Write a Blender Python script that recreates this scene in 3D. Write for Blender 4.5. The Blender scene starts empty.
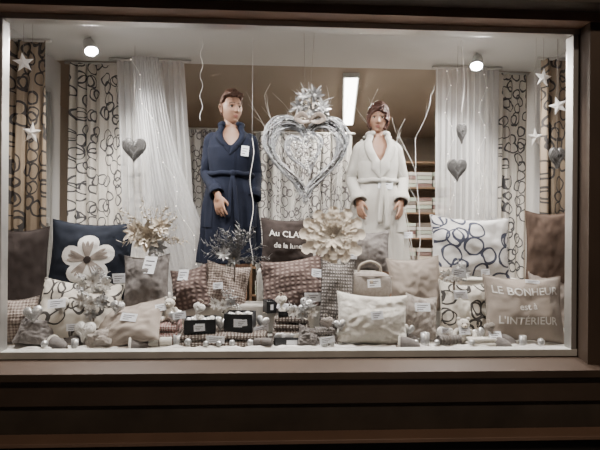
import bpy, math, random
from math import sin, cos, pi, sqrt, exp, radians
from mathutils import Vector, Matrix, noise, Euler
random.seed(7)
R = random.Random(11)
SC = bpy.context.scene
COL = SC.collection

# ------------------------------------------------------------------ materials
def _new(name):
    m = bpy.data.materials.new(name); m.use_nodes = True
    nt = m.node_tree; b = nt.nodes['Principled BSDF']
    return m, nt, b
def N(nt, t, **k):
    n = nt.nodes.new(t)
    for a, v in k.items(): setattr(n, a, v)
    return n
def L(nt, a, b): nt.links.new(a, b)
def MathN(nt, op, a, b=None, c=None):
    n = N(nt, 'ShaderNodeMath', operation=op)
    for i, v in enumerate((a, b, c)):
        if v is None: continue
        if isinstance(v, (int, float)): n.inputs[i].default_value = v
        else: L(nt, v, n.inputs[i])
    return n.outputs[0]
def mixc(nt, fac, c1, c2):
    n = N(nt, 'ShaderNodeMix', data_type='RGBA')
    if isinstance(fac, float): n.inputs[0].default_value = fac
    else: L(nt, fac, n.inputs[0])
    for i, c in ((6, c1), (7, c2)):
        if isinstance(c, tuple): n.inputs[i].default_value = (*c, 1)
        else: L(nt, c, n.inputs[i])
    return n.outputs[2]
def uvc(nt): return N(nt, 'ShaderNodeTexCoord').outputs['UV']
def obc(nt): return N(nt, 'ShaderNodeTexCoord').outputs['Object']
def bump(nt, b, h, strength, dist=0.01):
    bp = N(nt, 'ShaderNodeBump'); bp.inputs['Strength'].default_value = strength
    bp.inputs['Distance'].default_value = dist
    L(nt, h, bp.inputs['Height']); L(nt, bp.outputs[0], b.inputs['Normal'])
def fabric(name, c, var=0.15, scale=25, bumps=0.4, rough=0.9, sheen=0.0, metal=0.0):
    m, nt, b = _new(name)
    n = N(nt, 'ShaderNodeTexNoise'); n.inputs['Scale'].default_value = scale; n.inputs['Detail'].default_value = 6
    L(nt, obc(nt), n.inputs['Vector'])
    c2 = tuple(max(0, x*(1-var*2)) for x in c); c1 = tuple(min(1, x*(1+var)) for x in c)
    L(nt, mixc(nt, n.outputs[0], c2, c1), b.inputs['Base Color'])
    b.inputs['Roughness'].default_value = rough; b.inputs['Metallic'].default_value = metal
    b.inputs['Specular IOR Level'].default_value = .2
    if sheen: b.inputs['Sheen Weight'].default_value = sheen
    n2 = N(nt, 'ShaderNodeTexNoise'); n2.inputs['Scale'].default_value = scale*8
    L(nt, obc(nt), n2.inputs['Vector'])
    bump(nt, b, n2.outputs[0], bumps, 0.004)
    return m
def loops(name, base, line, scale=8.0, width=0.03, third=True):
    m, nt, b = _new(name)
    uv = uvc(nt)
    nz = N(nt, 'ShaderNodeTexNoise'); nz.inputs['Scale'].default_value = 6; L(nt, uv, nz.inputs['Vector'])
    vm = N(nt, 'ShaderNodeVectorMath', operation='SCALE'); L(nt, nz.outputs['Color'], vm.inputs[0]); vm.inputs['Scale'].default_value = 0.08
    va = N(nt, 'ShaderNodeVectorMath', operation='ADD'); L(nt, uv, va.inputs[0]); L(nt, vm.outputs[0], va.inputs[1])
    def ring(sc, off, r, w):
        ad = N(nt, 'ShaderNodeVectorMath', operation='ADD'); L(nt, va.outputs[0], ad.inputs[0]); ad.inputs[1].default_value = off
        v = N(nt, 'ShaderNodeTexVoronoi', voronoi_dimensions='2D'); v.inputs['Scale'].default_value = sc
        v.inputs['Randomness'].default_value = 0.8
        L(nt, ad.outputs[0], v.inputs['Vector'])
        d = MathN(nt, 'ABSOLUTE', MathN(nt, 'SUBTRACT', v.outputs['Distance'], r))
        ww = MathN(nt, 'MULTIPLY', nz.outputs[0], w*2.2)
        return MathN(nt, 'LESS_THAN', d, ww)
    f = MathN(nt, 'MAXIMUM', ring(scale, (0, 0, 0), 0.33, width), ring(scale*0.93, (.37, .21, 0), 0.27, width*1.1))
    bc = mixc(nt, nz.outputs[0], tuple(x*.85 for x in base), base)
    L(nt, mixc(nt, f, bc, line), b.inputs['Base Color'])
    b.inputs['Roughness'].default_value = .85
    return m
def knit(name, c1, c2, sx=60, sy=30, mode='knit', bs=.8):
    m, nt, b = _new(name)
    uv = uvc(nt)
    w = N(nt, 'ShaderNodeTexWave', wave_type='BANDS', bands_direction='X'); w.inputs['Scale'].default_value = sx/6.28*1.0
    w.inputs['Distortion'].default_value = 3; w.inputs['Detail'].default_value = 1
    w2 = N(nt, 'ShaderNodeTexWave', wave_type='BANDS', bands_direction='Y'); w2.inputs['Scale'].default_value = sy/6.28
    w2.inputs['Distortion'].default_value = 2
    L(nt, uv, w.inputs['Vector']); L(nt, uv, w2.inputs['Vector'])
    if mode == 'knit': f = MathN(nt, 'MULTIPLY', w.outputs['Fac'], w2.outputs['Fac'])
    elif mode == 'stripe': f = w2.outputs['Fac']
    else: f = MathN(nt, 'MULTIPLY', MathN(nt, 'ADD', w.outputs['Fac'], w2.outputs['Fac']), .5)
    L(nt, mixc(nt, f, c1, c2), b.inputs['Base Color'])
    b.inputs['Roughness'].default_value = .95
    bump(nt, b, f, bs, 0.006)
    return m
def plain(name, c, rough=.6, metal=0, emit=None, es=0, noise_s=0, var=.15, coat=0):
    m, nt, b = _new(name)
    b.inputs['Base Color'].default_value = (*c, 1)
    if noise_s:
        n = N(nt, 'ShaderNodeTexNoise'); n.inputs['Scale'].default_value = noise_s; n.inputs['Detail'].default_value = 5
        L(nt, obc(nt), n.inputs['Vector'])
        L(nt, mixc(nt, n.outputs[0], tuple(x*(1-var*2) for x in c), tuple(min(1, x*(1+var*2)) for x in c)), b.inputs['Base Color'])
    b.inputs['Roughness'].default_value = rough; b.inputs['Metallic'].default_value = metal
    b.inputs['Coat Weight'].default_value = coat
    if emit:
        b.inputs['Emission Color'].default_value = (*emit, 1); b.inputs['Emission Strength'].default_value = es
    return m
def sheer(name, c, alpha):
    m = bpy.data.materials.new(name); m.use_nodes = True; nt = m.node_tree; nt.nodes.clear()
    o = N(nt, 'ShaderNodeOutputMaterial'); d = N(nt, 'ShaderNodeBsdfDiffuse'); t = N(nt, 'ShaderNodeBsdfTranslucent')
    tr = N(nt, 'ShaderNodeBsdfTransparent'); mx = N(nt, 'ShaderNodeMixShader'); m2 = N(nt, 'ShaderNodeMixShader')
    d.inputs[0].default_value = (*c, 1); t.inputs[0].default_value = (*c, 1)
    mx.inputs[0].default_value = .35; m2.inputs[0].default_value = alpha
    L(nt, d.outputs[0], mx.inputs[1]); L(nt, t.outputs[0], mx.inputs[2])
    L(nt, tr.outputs[0], m2.inputs[1]); L(nt, mx.outputs[0], m2.inputs[2]); L(nt, m2.outputs[0], o.inputs[0])
    return m
def glassm(name, gl=.05):
    m = bpy.data.materials.new(name); m.use_nodes = True; nt = m.node_tree; nt.nodes.clear()
    o = N(nt, 'ShaderNodeOutputMaterial'); g = N(nt, 'ShaderNodeBsdfGlossy'); tr = N(nt, 'ShaderNodeBsdfTransparent')
    g.inputs['Roughness'].default_value = .02; mx = N(nt, 'ShaderNodeMixShader'); mx.inputs[0].default_value = gl
    L(nt, tr.outputs[0], mx.inputs[1]); L(nt, g.outputs[0], mx.inputs[2]); L(nt, mx.outputs[0], o.inputs[0])
    return m

M = {}
M['brown'] = plain('brown_painted_metal', (.075, .050, .036), .5, 0, noise_s=3, var=.2)
M['brown_l'] = plain('brown_painted_lintel', (.20, .120, .082), .5, 0, noise_s=3)
M['brown_d'] = plain('dark_brown_render', (.058, .043, .032), .8, 0, noise_s=5, var=.3)
M['black'] = plain('black_plinth', (.01, .008, .007), .8)
M['alu'] = plain('aluminium', (.50, .49, .47), .35, .7)
M['sill'] = plain('sill_cream', (.50, .49, .46), .5, noise_s=6)
M['wallw'] = plain('wall_plaster', (.48, .47, .46), .9, noise_s=4, var=.05)
M['ceil'] = plain('ceiling_paint', (.55, .545, .53), .9, noise_s=3, var=.04)
M['shopceil'] = plain('shop_ceiling', (.30, .25, .205), .8, noise_s=2, var=.1)
M['shopwall'] = plain('shop_wall', (.26, .22, .18), .9, noise_s=2, var=.1)
M['ground'] = plain('pavement', (.08, .075, .07), .9, noise_s=20)
M['dfloor'] = fabric('display_cloth', (.55, .53, .49), .1, 12, .5)
M['loopC'] = loops('loop_curtain', (.60, .56, .50), (.065, .062, .065), 7.2, .036)
M['loopB'] = loops('loop_curtain_gold', (.26, .20, .14), (.035, .03, .028), 7.2, .042)
M['loopP'] = loops('loop_cushion', (.64, .60, .53), (.05, .045, .042), 8, .04)
M['loopN'] = loops('loop_cushion_navy', (.68, .67, .66), (.05, .055, .085), 6, .038)
M['loopG'] = loops('loop_curtain_grey', (.54, .53, .51), (.11, .10, .105), 7.5, .038)
M['sheer'] = sheer('sheer_voile', (.90, .90, .90), .46)
M['sheer2'] = sheer('sheer_voile_swag', (.88, .88, .89), .40)
M['navy'] = fabric('navy_cotton', (.017, .021, .032), .2)
M['navyR'] = fabric('navy_terry', (.0085, .0115, .024), .15, 30, .8)
M['whiteR'] = knit('waffle_white', (.47, .45, .41), (.62, .60, .56), 500, 500, 'waffle', .5)
M['dbrown'] = fabric('dark_brown_cotton', (.042, .032, .029), .2)
M['brownC'] = fabric('brown_cotton', (.11, .074, .056), .2)
M['taupe'] = fabric('taupe_cotton', (.31, .265, .235), .12)
M['taupe2'] = fabric('taupe_linen', (.35, .30, .26), .1)
M['beige'] = fabric('beige_linen', (.42, .37, .31), .1)
M['grey'] = fabric('warm_grey_plush', (.23, .21, .20), .25, 40, 1.0)
M['fluffy'] = fabric('cream_fur', (.78, .74, .67), .1, 60, 1.0, sheen=.3)
M['fluffT'] = fabric('taupe_fur', (.45, .40, .36), .2, 60, 1.0, sheen=.3)
M['mauve'] = knit('mauve_stripe', (.10, .067, .060), (.26, .195, .17), 60, 75, 'knit')
M['hound'] = knit('brown_check', (.17, .125, .108), (.42, .36, .32), 120, 120, 'x')
M['knitG'] = knit('grey_cable_knit', (.14, .125, .115), (.37, .34, .32), 130, 100, 'knit', 1)
M['knitR'] = knit('nordic_knit', (.10, .07, .058), (.66, .61, .55), 110, 170, 'knit', 1)
M['plaid'] = knit('red_plaid', (.20, .05, .045), (.45, .40, .37), 140, 140, 'x')
M['white'] = fabric('white_cotton', (.78, .76, .73), .06)
M['mint'] = fabric('mint_cotton', (.62, .70, .60), .06)
M['cream'] = fabric('cream_paper', (.76, .68, .58), .08, 20, .2)
M['silver'] = plain('silver_glitter', (.58, .58, .58), .35, .7, noise_s=120, var=.35)
M['gold'] = plain('champagne_glitter', (.50, .44, .36), .4, .4, noise_s=120, var=.35)
M['dsilver'] = plain('dark_silver_glitter', (.16, .157, .155), .4, .5, noise_s=100, var=.4)
M['wicker'] = plain('grey_wicker', (.075, .07, .067), .75, 0, noise_s=60, var=.4)
M['whwick'] = plain('silvered_wicker', (.42, .43, .45), .4, .45, noise_s=90, var=.42)
M['starW'] = plain('white_star', (.85, .83, .80), .6)
M['card'] = plain('card_white', (.85, .87, .92), .5)
M['ink'] = plain('card_ink', (.12, .12, .14), .6)
M['boxB'] = plain('black_gift_box', (.02, .022, .026), .4, 0, noise_s=10)
M['skin'] = plain('mannequin_skin', (.32, .180, .120), .5, 0, noise_s=8, var=.04)
M['lips'] = plain('mannequin_lips', (.23, .085, .07), .4)
M['brow'] = plain('mannequin_brow', (.05, .028, .018), .7)
M['eyew'] = plain('mannequin_eye_white', (.5, .47, .43), .25)
M['iris'] = plain('mannequin_iris', (.03, .02, .015), .15)
M['hairB'] = plain('brown_hair', (.095, .042, .024), .6, noise_s=60, var=.4)
M['hairR'] = plain('auburn_hair', (.075, .028, .018), .5, noise_s=60, var=.4)
M['bulb'] = plain('lamp_glow', (1, 1, 1), .5, emit=(.97, .98, 1), es=150)
M['tube'] = plain('tube_glow', (1, 1, 1), .5, emit=(1, .95, .85), es=14)
M['fairy'] = plain('fairy_glow', (1, 1, 1), .5, emit=(1, .9, .75), es=3)
M['lampw'] = plain('lamp_housing', (.5, .5, .48), .4, .5)
M['wood'] = plain('shelf_wood', (.30, .20, .13), .6, noise_s=8)
M['doorg'] = plain('door_panel_grey', (.22, .22, .21), .25, .2)
M['glass'] = glassm('window_glass', .03)
M['ribbon'] = plain('taupe_ribbon', (.16, .13, .11), .4, .1)
M['wax'] = plain('candle_wax', (.8, .75, .67), .5)

# ------------------------------------------------------------------ builders
def par(o, p):
    if p is not None: o.parent = p
    return o
def empty(name, loc=(0, 0, 0), rot=(0, 0, 0), s=1):
    e = bpy.data.objects.new(name, None); e.location = loc; e.rotation_euler = rot; e.scale = (s, s, s)
    e.empty_display_size = .05
    COL.objects.link(e); return e
class MB:
    def __init__(s): s.v = []; s.f = []; s.m = []; s.uv = []; s.mats = []
    def mi(s, mat):
        if mat not in s.mats: s.mats.append(mat)
        return s.mats.index(mat)
    def add(s, vs, fs, mat, mtx=None, uv=None):
        o = len(s.v); i = s.mi(mat)
        for k, p in enumerate(vs):
            p = Vector(p)
            s.uv.append(uv[k] if uv else (p.x, p.z))
            s.v.append(tuple(mtx @ p) if mtx else tuple(p))
        for f in fs: s.f.append(tuple(a+o for a in f)); s.m.append(i)
    def box(s, c, d, mat, mtx=None):
        x, y, z = c; a, b, e = d[0]/2, d[1]/2, d[2]/2
        vs = [(x+i*a, y+j*b, z+k*e) for i in (-1, 1) for j in (-1, 1) for k in (-1, 1)]
        s.add(vs, [(0, 1, 3, 2), (4, 6, 7, 5), (0, 4, 5, 1), (2, 3, 7, 6), (0, 2, 6, 4), (1, 5, 7, 3)], mat, mtx)
    def lathe(s, prof, mat, seg=24, mtx=None):
        vs = []; fs = []
        for r, z in prof:
            for j in range(seg): vs.append((r*cos(2*pi*j/seg), r*sin(2*pi*j/seg), z))
        for i in range(len(prof)-1):
            for j in range(seg): fs.append((i*seg+j, i*seg+(j+1) % seg, (i+1)*seg+(j+1) % seg, (i+1)*seg+j))
        s.add(vs, fs, mat, mtx)
    def ell(s, c, r, mat, seg=16, ring=10, mtx=None, fn=None):
        vs = []; fs = []
        for i in range(ring+1):
            ph = pi*i/ring
            for j in range(seg):
                th = 2*pi*j/seg
                d = Vector((sin(ph)*cos(th), sin(ph)*sin(th), cos(ph)))
                k = fn(d) if fn else 1
                vs.append((c[0]+d.x*r[0]*k, c[1]+d.y*r[1]*k, c[2]+d.z*r[2]*k))
        for i in range(ring):
            for j in range(seg):
                fs.append((i*seg+j, (i+1)*seg+j, (i+1)*seg+(j+1) % seg, i*seg+(j+1) % seg))
        s.add(vs, fs, mat, mtx)
    def tube(s, pts, rad, mat, seg=10, sub=1, mtx=None, cap=True, flat=1.0, closed=False):
        P = [Vector(p) for p in pts]; RR = list(rad) if hasattr(rad, '__len__') else [rad]*len(P)
        if sub > 1 and len(P) > 2:
            Q = []; Q2 = []
            for i in range(len(P)-1):
                p0 = P[max(i-1, 0)]; p1 = P[i]; p2 = P[i+1]; p3 = P[min(i+2, len(P)-1)]
                for k in range(sub):
                    t = k/sub
                    Q.append(.5*((2*p1)+(p2-p0)*t+(2*p0-5*p1+4*p2-p3)*t*t+(3*p1-p0-3*p2+p3)*t**3))
                    Q2.append(RR[i]+(RR[i+1]-RR[i])*t)
            Q.append(P[-1]); Q2.append(RR[-1]); P, RR = Q, Q2
        if cap and not closed and RR[-1] > .004 and flat == 1.0:
            d1 = (P[-1]-P[-2]).normalized(); r = RR[-1]
            P += [P[-1]+d1*r*.5, P[-1]+d1*r*.85]; RR += [r*.8, r*.35]
            d0 = (P[0]-P[1]).normalized(); r = RR[0]
            P = [P[0]+d0*r*.85, P[0]+d0*r*.5]+P; RR = [r*.35, r*.8]+RR
        vs = []; fs = []; n = len(P); prev = None; uv = []; acc = 0
        for i in range(n):
            if closed: t = (P[(i+1) % n]-P[i-1])
            else: t = P[min(i+1, n-1)]-P[max(i-1, 0)]
            t = t.normalized() if t.length > 1e-9 else Vector((0, 0, 1))
            if prev is None:
                a = Vector((0, 1, 0)) if abs(t.y) < .9 else Vector((1, 0, 0))
            else: a = prev
            u = (a-t*a.dot(t)).normalized(); prev = u; w = t.cross(u)
            if i: acc += (P[i]-P[i-1]).length
            for j in range(seg):
                an = 2*pi*j/seg
                vs.append(tuple(P[i]+(u*cos(an)*flat+w*sin(an))*RR[i])); uv.append((an*.05, acc))
        lim = n if closed else n-1
        for i in range(lim):
            i2 = (i+1) % n
            for j in range(seg):
                fs.append((i*seg+j, i*seg+(j+1) % seg, i2*seg+(j+1) % seg, i2*seg+j))
        if cap and not closed:
            fs.append(tuple(range(seg))[::-1]); fs.append(tuple((n-1)*seg+j for j in range(seg)))
        s.add(vs, fs, mat, mtx, uv)
    def obj(s, name, parent=None, loc=(0, 0, 0), rot=(0, 0, 0), smooth=True, sub=0, scale=None):
        me = bpy.data.meshes.new(name); me.from_pydata(s.v, [], s.f)
        for m in s.mats: me.materials.append(M[m] if isinstance(m, str) else m)
        me.polygons.foreach_set('material_index', s.m)
        me.polygons.foreach_set('use_smooth', [smooth]*len(s.f))
        ul = me.uv_layers.new(name='UVMap')
        d = []
        for l in me.loops: d += list(s.uv[l.vertex_index])
        ul.data.foreach_set('uv', d)
        me.update()
        o = bpy.data.objects.new(name, me); COL.objects.link(o); o.location = loc; o.rotation_euler = rot
        if scale: o.scale = scale
        par(o, parent); return o
def boxo(name, lo, hi, mat, parent=None, bev=0):
    b = MB(); c = [(a+d)/2 for a, d in zip(lo, hi)]; dd = [d-a for a, d in zip(lo, hi)]
    b.box((0, 0, 0), dd, mat); o = b.obj(name, parent, loc=c, smooth=False)
    if bev:
        m = o.modifiers.new('Bev', 'BEVEL'); m.width = bev; m.segments = 3
    return o

# ------------------------------------------------------------------ building shell
WX0, WX1, WY = -1.545, 1.48, 2.30
FL = .82
boxo('ground', (-5, -4, -.1), (5, 2.2, 0), 'ground')
boxo('wall_front_below', (-4, 2.2, 0), (4, 2.36, .765), 'brown_d')
boxo('wall_front_left', (-4, 2.2, .765), (WX0-.02, 2.36, 2.6), 'brown')
boxo('wall_front_right', (WX1+.035, 2.2, .765), (4, 2.36, 2.6), 'brown')
boxo('wall_front_top', (-4, 2.2, 2.6), (4, 2.36, 3.2), 'brown_l')
boxo('trim_lintel', (-3.9, 2.19, 2.575), (3.9, 2.31, 2.62), 'brown_l')
boxo('trim_shutter_box', (-3.9, 2.09, 2.62), (3.9, 2.19, 3.0), 'brown_d')
boxo('trim_band', (-3.9, 2.175, .60), (3.9, 2.2, .735), 'brown', bev=.004)
boxo('trim_ledge', (-3.9, 2.10, .435), (3.9, 2.2, .455), 'brown_l', bev=.004)
boxo('trim_plinth', (-3.9, 2.15, 0), (3.9, 2.2, .435), 'black')
b = MB()
b.add([(-1.75, 2.30, .80), (1.7, 2.30, .80), (1.7, 2.14, .77), (-1.75, 2.14, .77), (-1.75, 2.14, .735), (1.7, 2.14, .735), (-1.75, 2.30, .765), (1.7, 2.30, .765)],
      [(0, 3, 2, 1), (3, 4, 5, 2), (4, 6, 7, 5), (0, 6, 4, 3), (1, 2, 5, 7), (0, 1, 7, 6)], 'brown')
b.obj('trim_sill', smooth=False)
W = empty('window_1', (0, WY, 0))
def wbox(n, lo, hi, m): return boxo(n, (lo[0], lo[1], lo[2]), (hi[0], hi[1], hi[2]), m, W, .003)
wbox('frame_bottom', (WX0, -.02, .80), (WX1+.035, .04, .838), 'sill')
wbox('frame_top', (WX0, -.02, 2.545), (WX1+.035, .04, 2.575), 'alu')
wbox('frame_right', (WX1-.0, -.02, .838), (WX1+.03, .04, 2.545), 'alu')
wbox('frame_left', (WX0-.02, -.02, .838), (WX0+.02, .04, 2.545), 'alu')
wbox('pane', (WX0+.02, .008, .838), (WX1-.0, .012, 2.545), 'glass')

DY0, DY1, CZ = 2.36, 3.62, 2.8
boxo('floor_display', (-1.9, DY0, FL-.06), (2.0, DY1, FL), 'dfloor')
boxo('wall_display_base', (-1.9, DY1-.02, 0), (2.0, DY1, FL-.06), 'shopwall')
boxo('ceiling_display', (-1.95, DY0, CZ), (2.05, 3.55, CZ+.05), 'ceil')
boxo('ceiling', (-2.6, 3.55, CZ), (2.6, 6.3, CZ+.05), 'shopceil')
boxo('wall_left', (-1.95, DY0, 0), (-1.9, DY1, CZ), 'wallw')
boxo('wall_right', (2.0, DY0, 0), (2.05, DY1, CZ), 'wallw')
boxo('wall_shop_left', (-2.6, DY1, 0), (-2.55, 6.3, CZ), 'shopwall')
boxo('wall_shop_right', (2.55, DY1, 0), (2.6, 6.3, CZ), 'shopwall')
boxo('wall_back', (-2.6, 6.3, 0), (2.6, 6.35, CZ+.05), 'shopwall')
boxo('floor', (-2.6, DY1, -.05), (2.6, 6.35, 0), 'wood')
D = empty('door_1', (-1.895, 3.2, 0))
for n, lo, hi, m in (('panel', (0, -.2, .83), (.012, .2, 2.5), 'doorg'), ('jamb_1', (0, -.23, .83), (.035, -.19, 2.54), 'alu'),
                     ('jamb_2', (0, .19, .83), (.035, .23, 2.54), 'alu'), ('head', (0, -.19, 2.5), (.035, .19, 2.54), 'alu'),
                     ('rail', (0.012, -.19, 1.5), (.03, .19, 1.54), 'alu'), ('handle', (.012, -.16, 1.62), (.05, -.14, 1.78), 'alu')):
    boxo(n, lo, hi, m, D)

# ------------------------------------------------------------------ curtains
def curtain(name, x0, x1, y, z0, z1, folds, amp, mat, shift=0, gather=0, nx=200, nz=60, seed=0, parent=None, rod=True, bow=0):
    b = MB(); vs = []; uv = []; fs = []
    for i in range(nz+1):
        v = i/nz; z = z1+(z0-z1)*v
        for j in range(nx+1):
            u = j/nx
            cx = (x0+x1)/2
            x = x0+(x1-x0)*u
            x = cx+(x-cx)*(1-gather*(1-v))+shift*v+bow*u*sin(pi*v)
            ph = 2*pi*folds*u+.8*sin(3*v+seed)+1.2*sin(5*u+seed)
            a = amp*(.55+.6*v)*(0.7+.45*sin(7*u+seed))
            yy = y+a*sin(ph)+.3*a*sin(2.3*ph+v*2)
            xx = x+.35*a*cos(ph)
            vs.append((xx, yy, z))
            uv.append((u*(abs(x1-x0)*1.6)+seed*.37, z))
    for i in range(nz):
        for j in range(nx):
            a = i*(nx+1)+j; fs.append((a, a+nx+1, a+nx+2, a+1))
    b.add(vs, fs, mat, None, uv)
    if rod: b.tube([(min(x0, x1)-.02, y, z1+.005), (max(x0, x1)+.02, y, z1+.005)], .012, 'alu', 8)
    return b.obj(name, parent)
TOP = 2.775
curtain('patterned_curtain', -1.80, -1.16, 3.54, FL+.01, TOP, 9, .042, 'loopC', seed=1)
curtain('sheer_curtain', -1.42, -.84, 3.45, FL+.01, TOP, 11, .03, 'sheer', shift=.10, gather=.1, seed=2)
# swag: voile pinched at the rail and swept down to the right
curtain('sheer_swag', -1.50, -.78, 3.36, FL+.01, TOP, 12, .026, 'sheer2', shift=.42, gather=.72, seed=5.1, rod=False, bow=-.12)
curtain('sheer_curtain', 1.14, 1.66, 3.44, FL+.01, TOP, 10, .034, 'sheer', seed=4)
curtain('patterned_curtain', 1.50, 1.94, 3.54, FL+.01, TOP, 7, .032, 'loopC', seed=5)
curtain('patterned_curtain', -1.86, -1.60, 2.84, FL+.01, 2.66, 4, .028, 'loopB', seed=6)
curtain('patterned_curtain', 1.70, 1.96, 2.92, FL+.01, 2.66, 4, .028, 'loopB', seed=7)
curtain('patterned_curtain', -.35, .62, 4.35, .02, 2.42, 8, .045, 'loopG', seed=8)
curtain('patterned_curtain', -1.2, -.55, 4.6, .02, 2.5, 6, .045, 'loopG', seed=9)

# shop shelves with folded linen
cols = ['white', 'mint', 'white', 'taupe', 'mint', 'cream', 'plaid']
S = MB()
for x in (1.28, 1.92): S.box((x, 5.2, 1.15), (.03, .35, 2.3), 'wood')
S.box((1.6, 5.37, 1.15), (.66, .02, 2.3), 'wood')
for k in range(8):
    z = .15+k*.3; S.box((1.6, 5.2, z), (.62, .34, .02), 'wood')
    if k < 7:
        for q in range(3):
            for s_ in range(4):
                S.box((1.41+q*.19, 5.17, z+.03+s_*.045), (.17, .26, .038), cols[(k*3+q*2+s_) % 7])
S.obj('linen_shelf', smooth=False)
S = MB()
for x in (-.5, 1.1): S.box((x, 6.1, 1.05), (.03, .3, 2.1), 'wood')
for k in range(6):
    z = .15+k*.38; S.box((.3, 6.1, z), (1.6, .3, .025), 'wood')
    for q in range(7):
        for s_ in range(3):
            S.box((-.35+q*.215, 6.08, z+.04+s_*.06), (.18, .24, .05), cols[(k+q*2+s_*3) % 7])
S.obj('linen_shelf', smooth=False)

# ------------------------------------------------------------------ risers
def riser(lo, hi):
    return boxo('display_riser', lo, hi, 'dfloor', bev=.015)
riser((-1.55, 2.72, FL), (1.6, 2.86, 1.0))
riser((-.25, 2.865, FL), (.55, 3.02, 1.2))
riser((.9, 2.865, FL), (1.55, 3.05, 1.14))
riser((-1.52, 2.865, FL), (-.85, 3.05, 1.03))

# ------------------------------------------------------------------ cushions
def csurf(u, v, w, h, t, sd, side=1, wr=.006, n=.5):
    k = max(0.0, cos(pi*u/2)*cos(pi*v/2))**n
    x = w/2*u*(1-.08*(1-v*v)); z = h/2*v*(1-.08*(1-u*u))
    z -= .012*(1-u*u)*(1+v)*.5+.006*sin(u*4+sd)*(1-abs(v))
    nz = noise.noise(Vector((u*1.6+sd, v*1.6, sd*1.7)))*wr*2.0+noise.noise(Vector((u*5+sd, v*5, sd)))*wr*.8
    cr = abs(noise.noise(Vector(((u+v)*3+sd, (u-v)*1.2, sd))))*wr*1.4*(abs(u*v))
    y = -side*(t/2*k+(nz-cr)*min(1, k*2)+.001)
    return Vector((x, y, z))
def cushion(name, c, w, h, t=.14, tilt=18, yaw=0, roll=0, mat='taupe', sd=None, wr=.011, n=.5, piping=None, res=40, fur=0):
    sd = sd if sd is not None else R.uniform(0, 50)
    b = MB()
    for side in (1, -1):
        vs = []; fs = []
        for i in range(res+1):
            for j in range(res+1):
                u = -1+2*j/res; v = -1+2*i/res
                u = sin(u*pi/2)*.5+u*.5; v = sin(v*pi/2)*.5+v*.5
                p = csurf(u, v, w, h, t, sd, side, wr, n)
                if fur: p += Vector((u*fur*.4, -side*fur, v*fur*.4))*noise.noise(Vector((p.x*70, p.z*70, sd)))*1.2
                vs.append(p)
        for i in range(res):
            for j in range(res):
                a = i*(res+1)+j; q = (a, a+1, a+res+2, a+res+1)
                fs.append(q if side == 1 else q[::-1])
        b.add(vs, fs, mat, None, [(p[0]+sd, p[2]+sd) for p in vs])
    ring = []
    m = 12
    for k in range(4*m):
        e, f = divmod(k, m); q = -1+2*f/m
        u, v = [(q, -1), (1, q), (-q, 1), (-1, -q)][e]
        p = csurf(u, v, w, h, t, sd); ring.append((p.x, 0, p.z))
    b.tube(ring, .0045, piping or mat, 6, closed=True)
    o = b.obj(name, None, loc=c, rot=(radians(-tilt), radians(roll), radians(yaw)))
    o['_c'] = (w, h, t, sd, wr, n)
    return o
def applique(o, name, polys, mat, off=.003):
    w, h, t, sd, wr, n = o['_c']; b = MB()
    def S(x, z):
        u = max(-.98, min(.98, x/(w/2)/.96)); v = max(-.98, min(.98, z/(h/2)/.96))
        p = csurf(u, v, w, h, t, sd, 1, wr, n); return (p.x, p.y-off, p.z)
    for c, out in polys:
        vs = [S(*c)]; fs = []; rr = 6; m = len(out)
        for r in range(1, rr+1):
            for p in out: vs.append(S(c[0]+(p[0]-c[0])*r/rr, c[1]+(p[1]-c[1])*r/rr))
        for j in range(m): fs.append((0, 1+j, 1+(j+1) % m))
        for r in range(rr-1):
            for j in range(m):
                a = 1+r*m; fs.append((a+j, a+m+j, a+m+(j+1) % m, a+(j+1) % m))
        b.add(vs, fs, mat)
    return b.obj(name, o)
def lettering(o, lines, mat):
    w, h, t, sd, wr, n = o['_c']
    for k, (txt, x, z, size) in enumerate(lines):
        cu = bpy.data.curves.new('t', 'FONT'); cu.body = txt; cu.size = size; cu.align_x = 'CENTER'; cu.resolution_u = 3
        cu.offset = .0006
        to = bpy.data.objects.new('t', cu); COL.objects.link(to)
        bpy.context.view_layer.update()
        me = bpy.data.meshes.new_from_object(to.evaluated_get(bpy.context.evaluated_depsgraph_get()))
        for v in me.vertices:
            X = v.co.x+x; Z = v.co.y+z
            u = max(-.97, min(.97, X/(w/2)/.95)); vv = max(-.97, min(.97, Z/(h/2)/.95))
            p = csurf(u, vv, w, h, t, sd, 1, wr, n); v.co = (p.x, p.y-.005, p.z)
        bpy.data.objects.remove(to)
        me.materials.clear(); me.materials.append(M[mat])
        lo = bpy.data.objects.new('lettering_%d' % (k+1), me); COL.objects.link(lo); lo.parent = o

c = cushion('flower_cushion', (-1.29, 2.79, 1.27), .50, .50, .15, 10, 6, 2, 'navy', 3.1, wr=.008)
def petal2(cx, cz, a, r, w):
    pts = []
    for k in range(16):
        th = 2*pi*k/16; lx = r/2+r/2*cos(th); lz = w/2*sin(th)*(1+.25*cos(th))
        pts.append((cx+lx*cos(a)-lz*sin(a), cz+lx*sin(a)+lz*cos(a)))
    return ((cx+r/2*cos(a), cz+r/2*sin(a)), pts)
applique(c, 'printed_flower', [petal2(.0, .0, a, .165, .125) for a in [radians(x) for x in (20, 92, 164, 236, 308)]], 'white')
applique(c, 'printed_petal_shadow', [petal2(.0, .0, a+q, .125, .022) for a in [radians(x) for x in (20, 92, 164, 236, 308)] for q in (-.22, .02, .26)], 'taupe', .0055)
applique(c, 'printed_flower_heart', [((.0, 0), [(.024*cos(t*pi/6), .024*sin(t*pi/6)) for t in range(12)])], 'dbrown', .008)
cushion('towel_cushion', (-.905, 2.66, 1.15), .27, .33, .12, 14, 0, -3, 'grey', fur=.004)
cushion('patterned_cushion', (-1.27, 2.57, .985), .46, .38, .14, 26, 4, 5, 'loopP')
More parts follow.
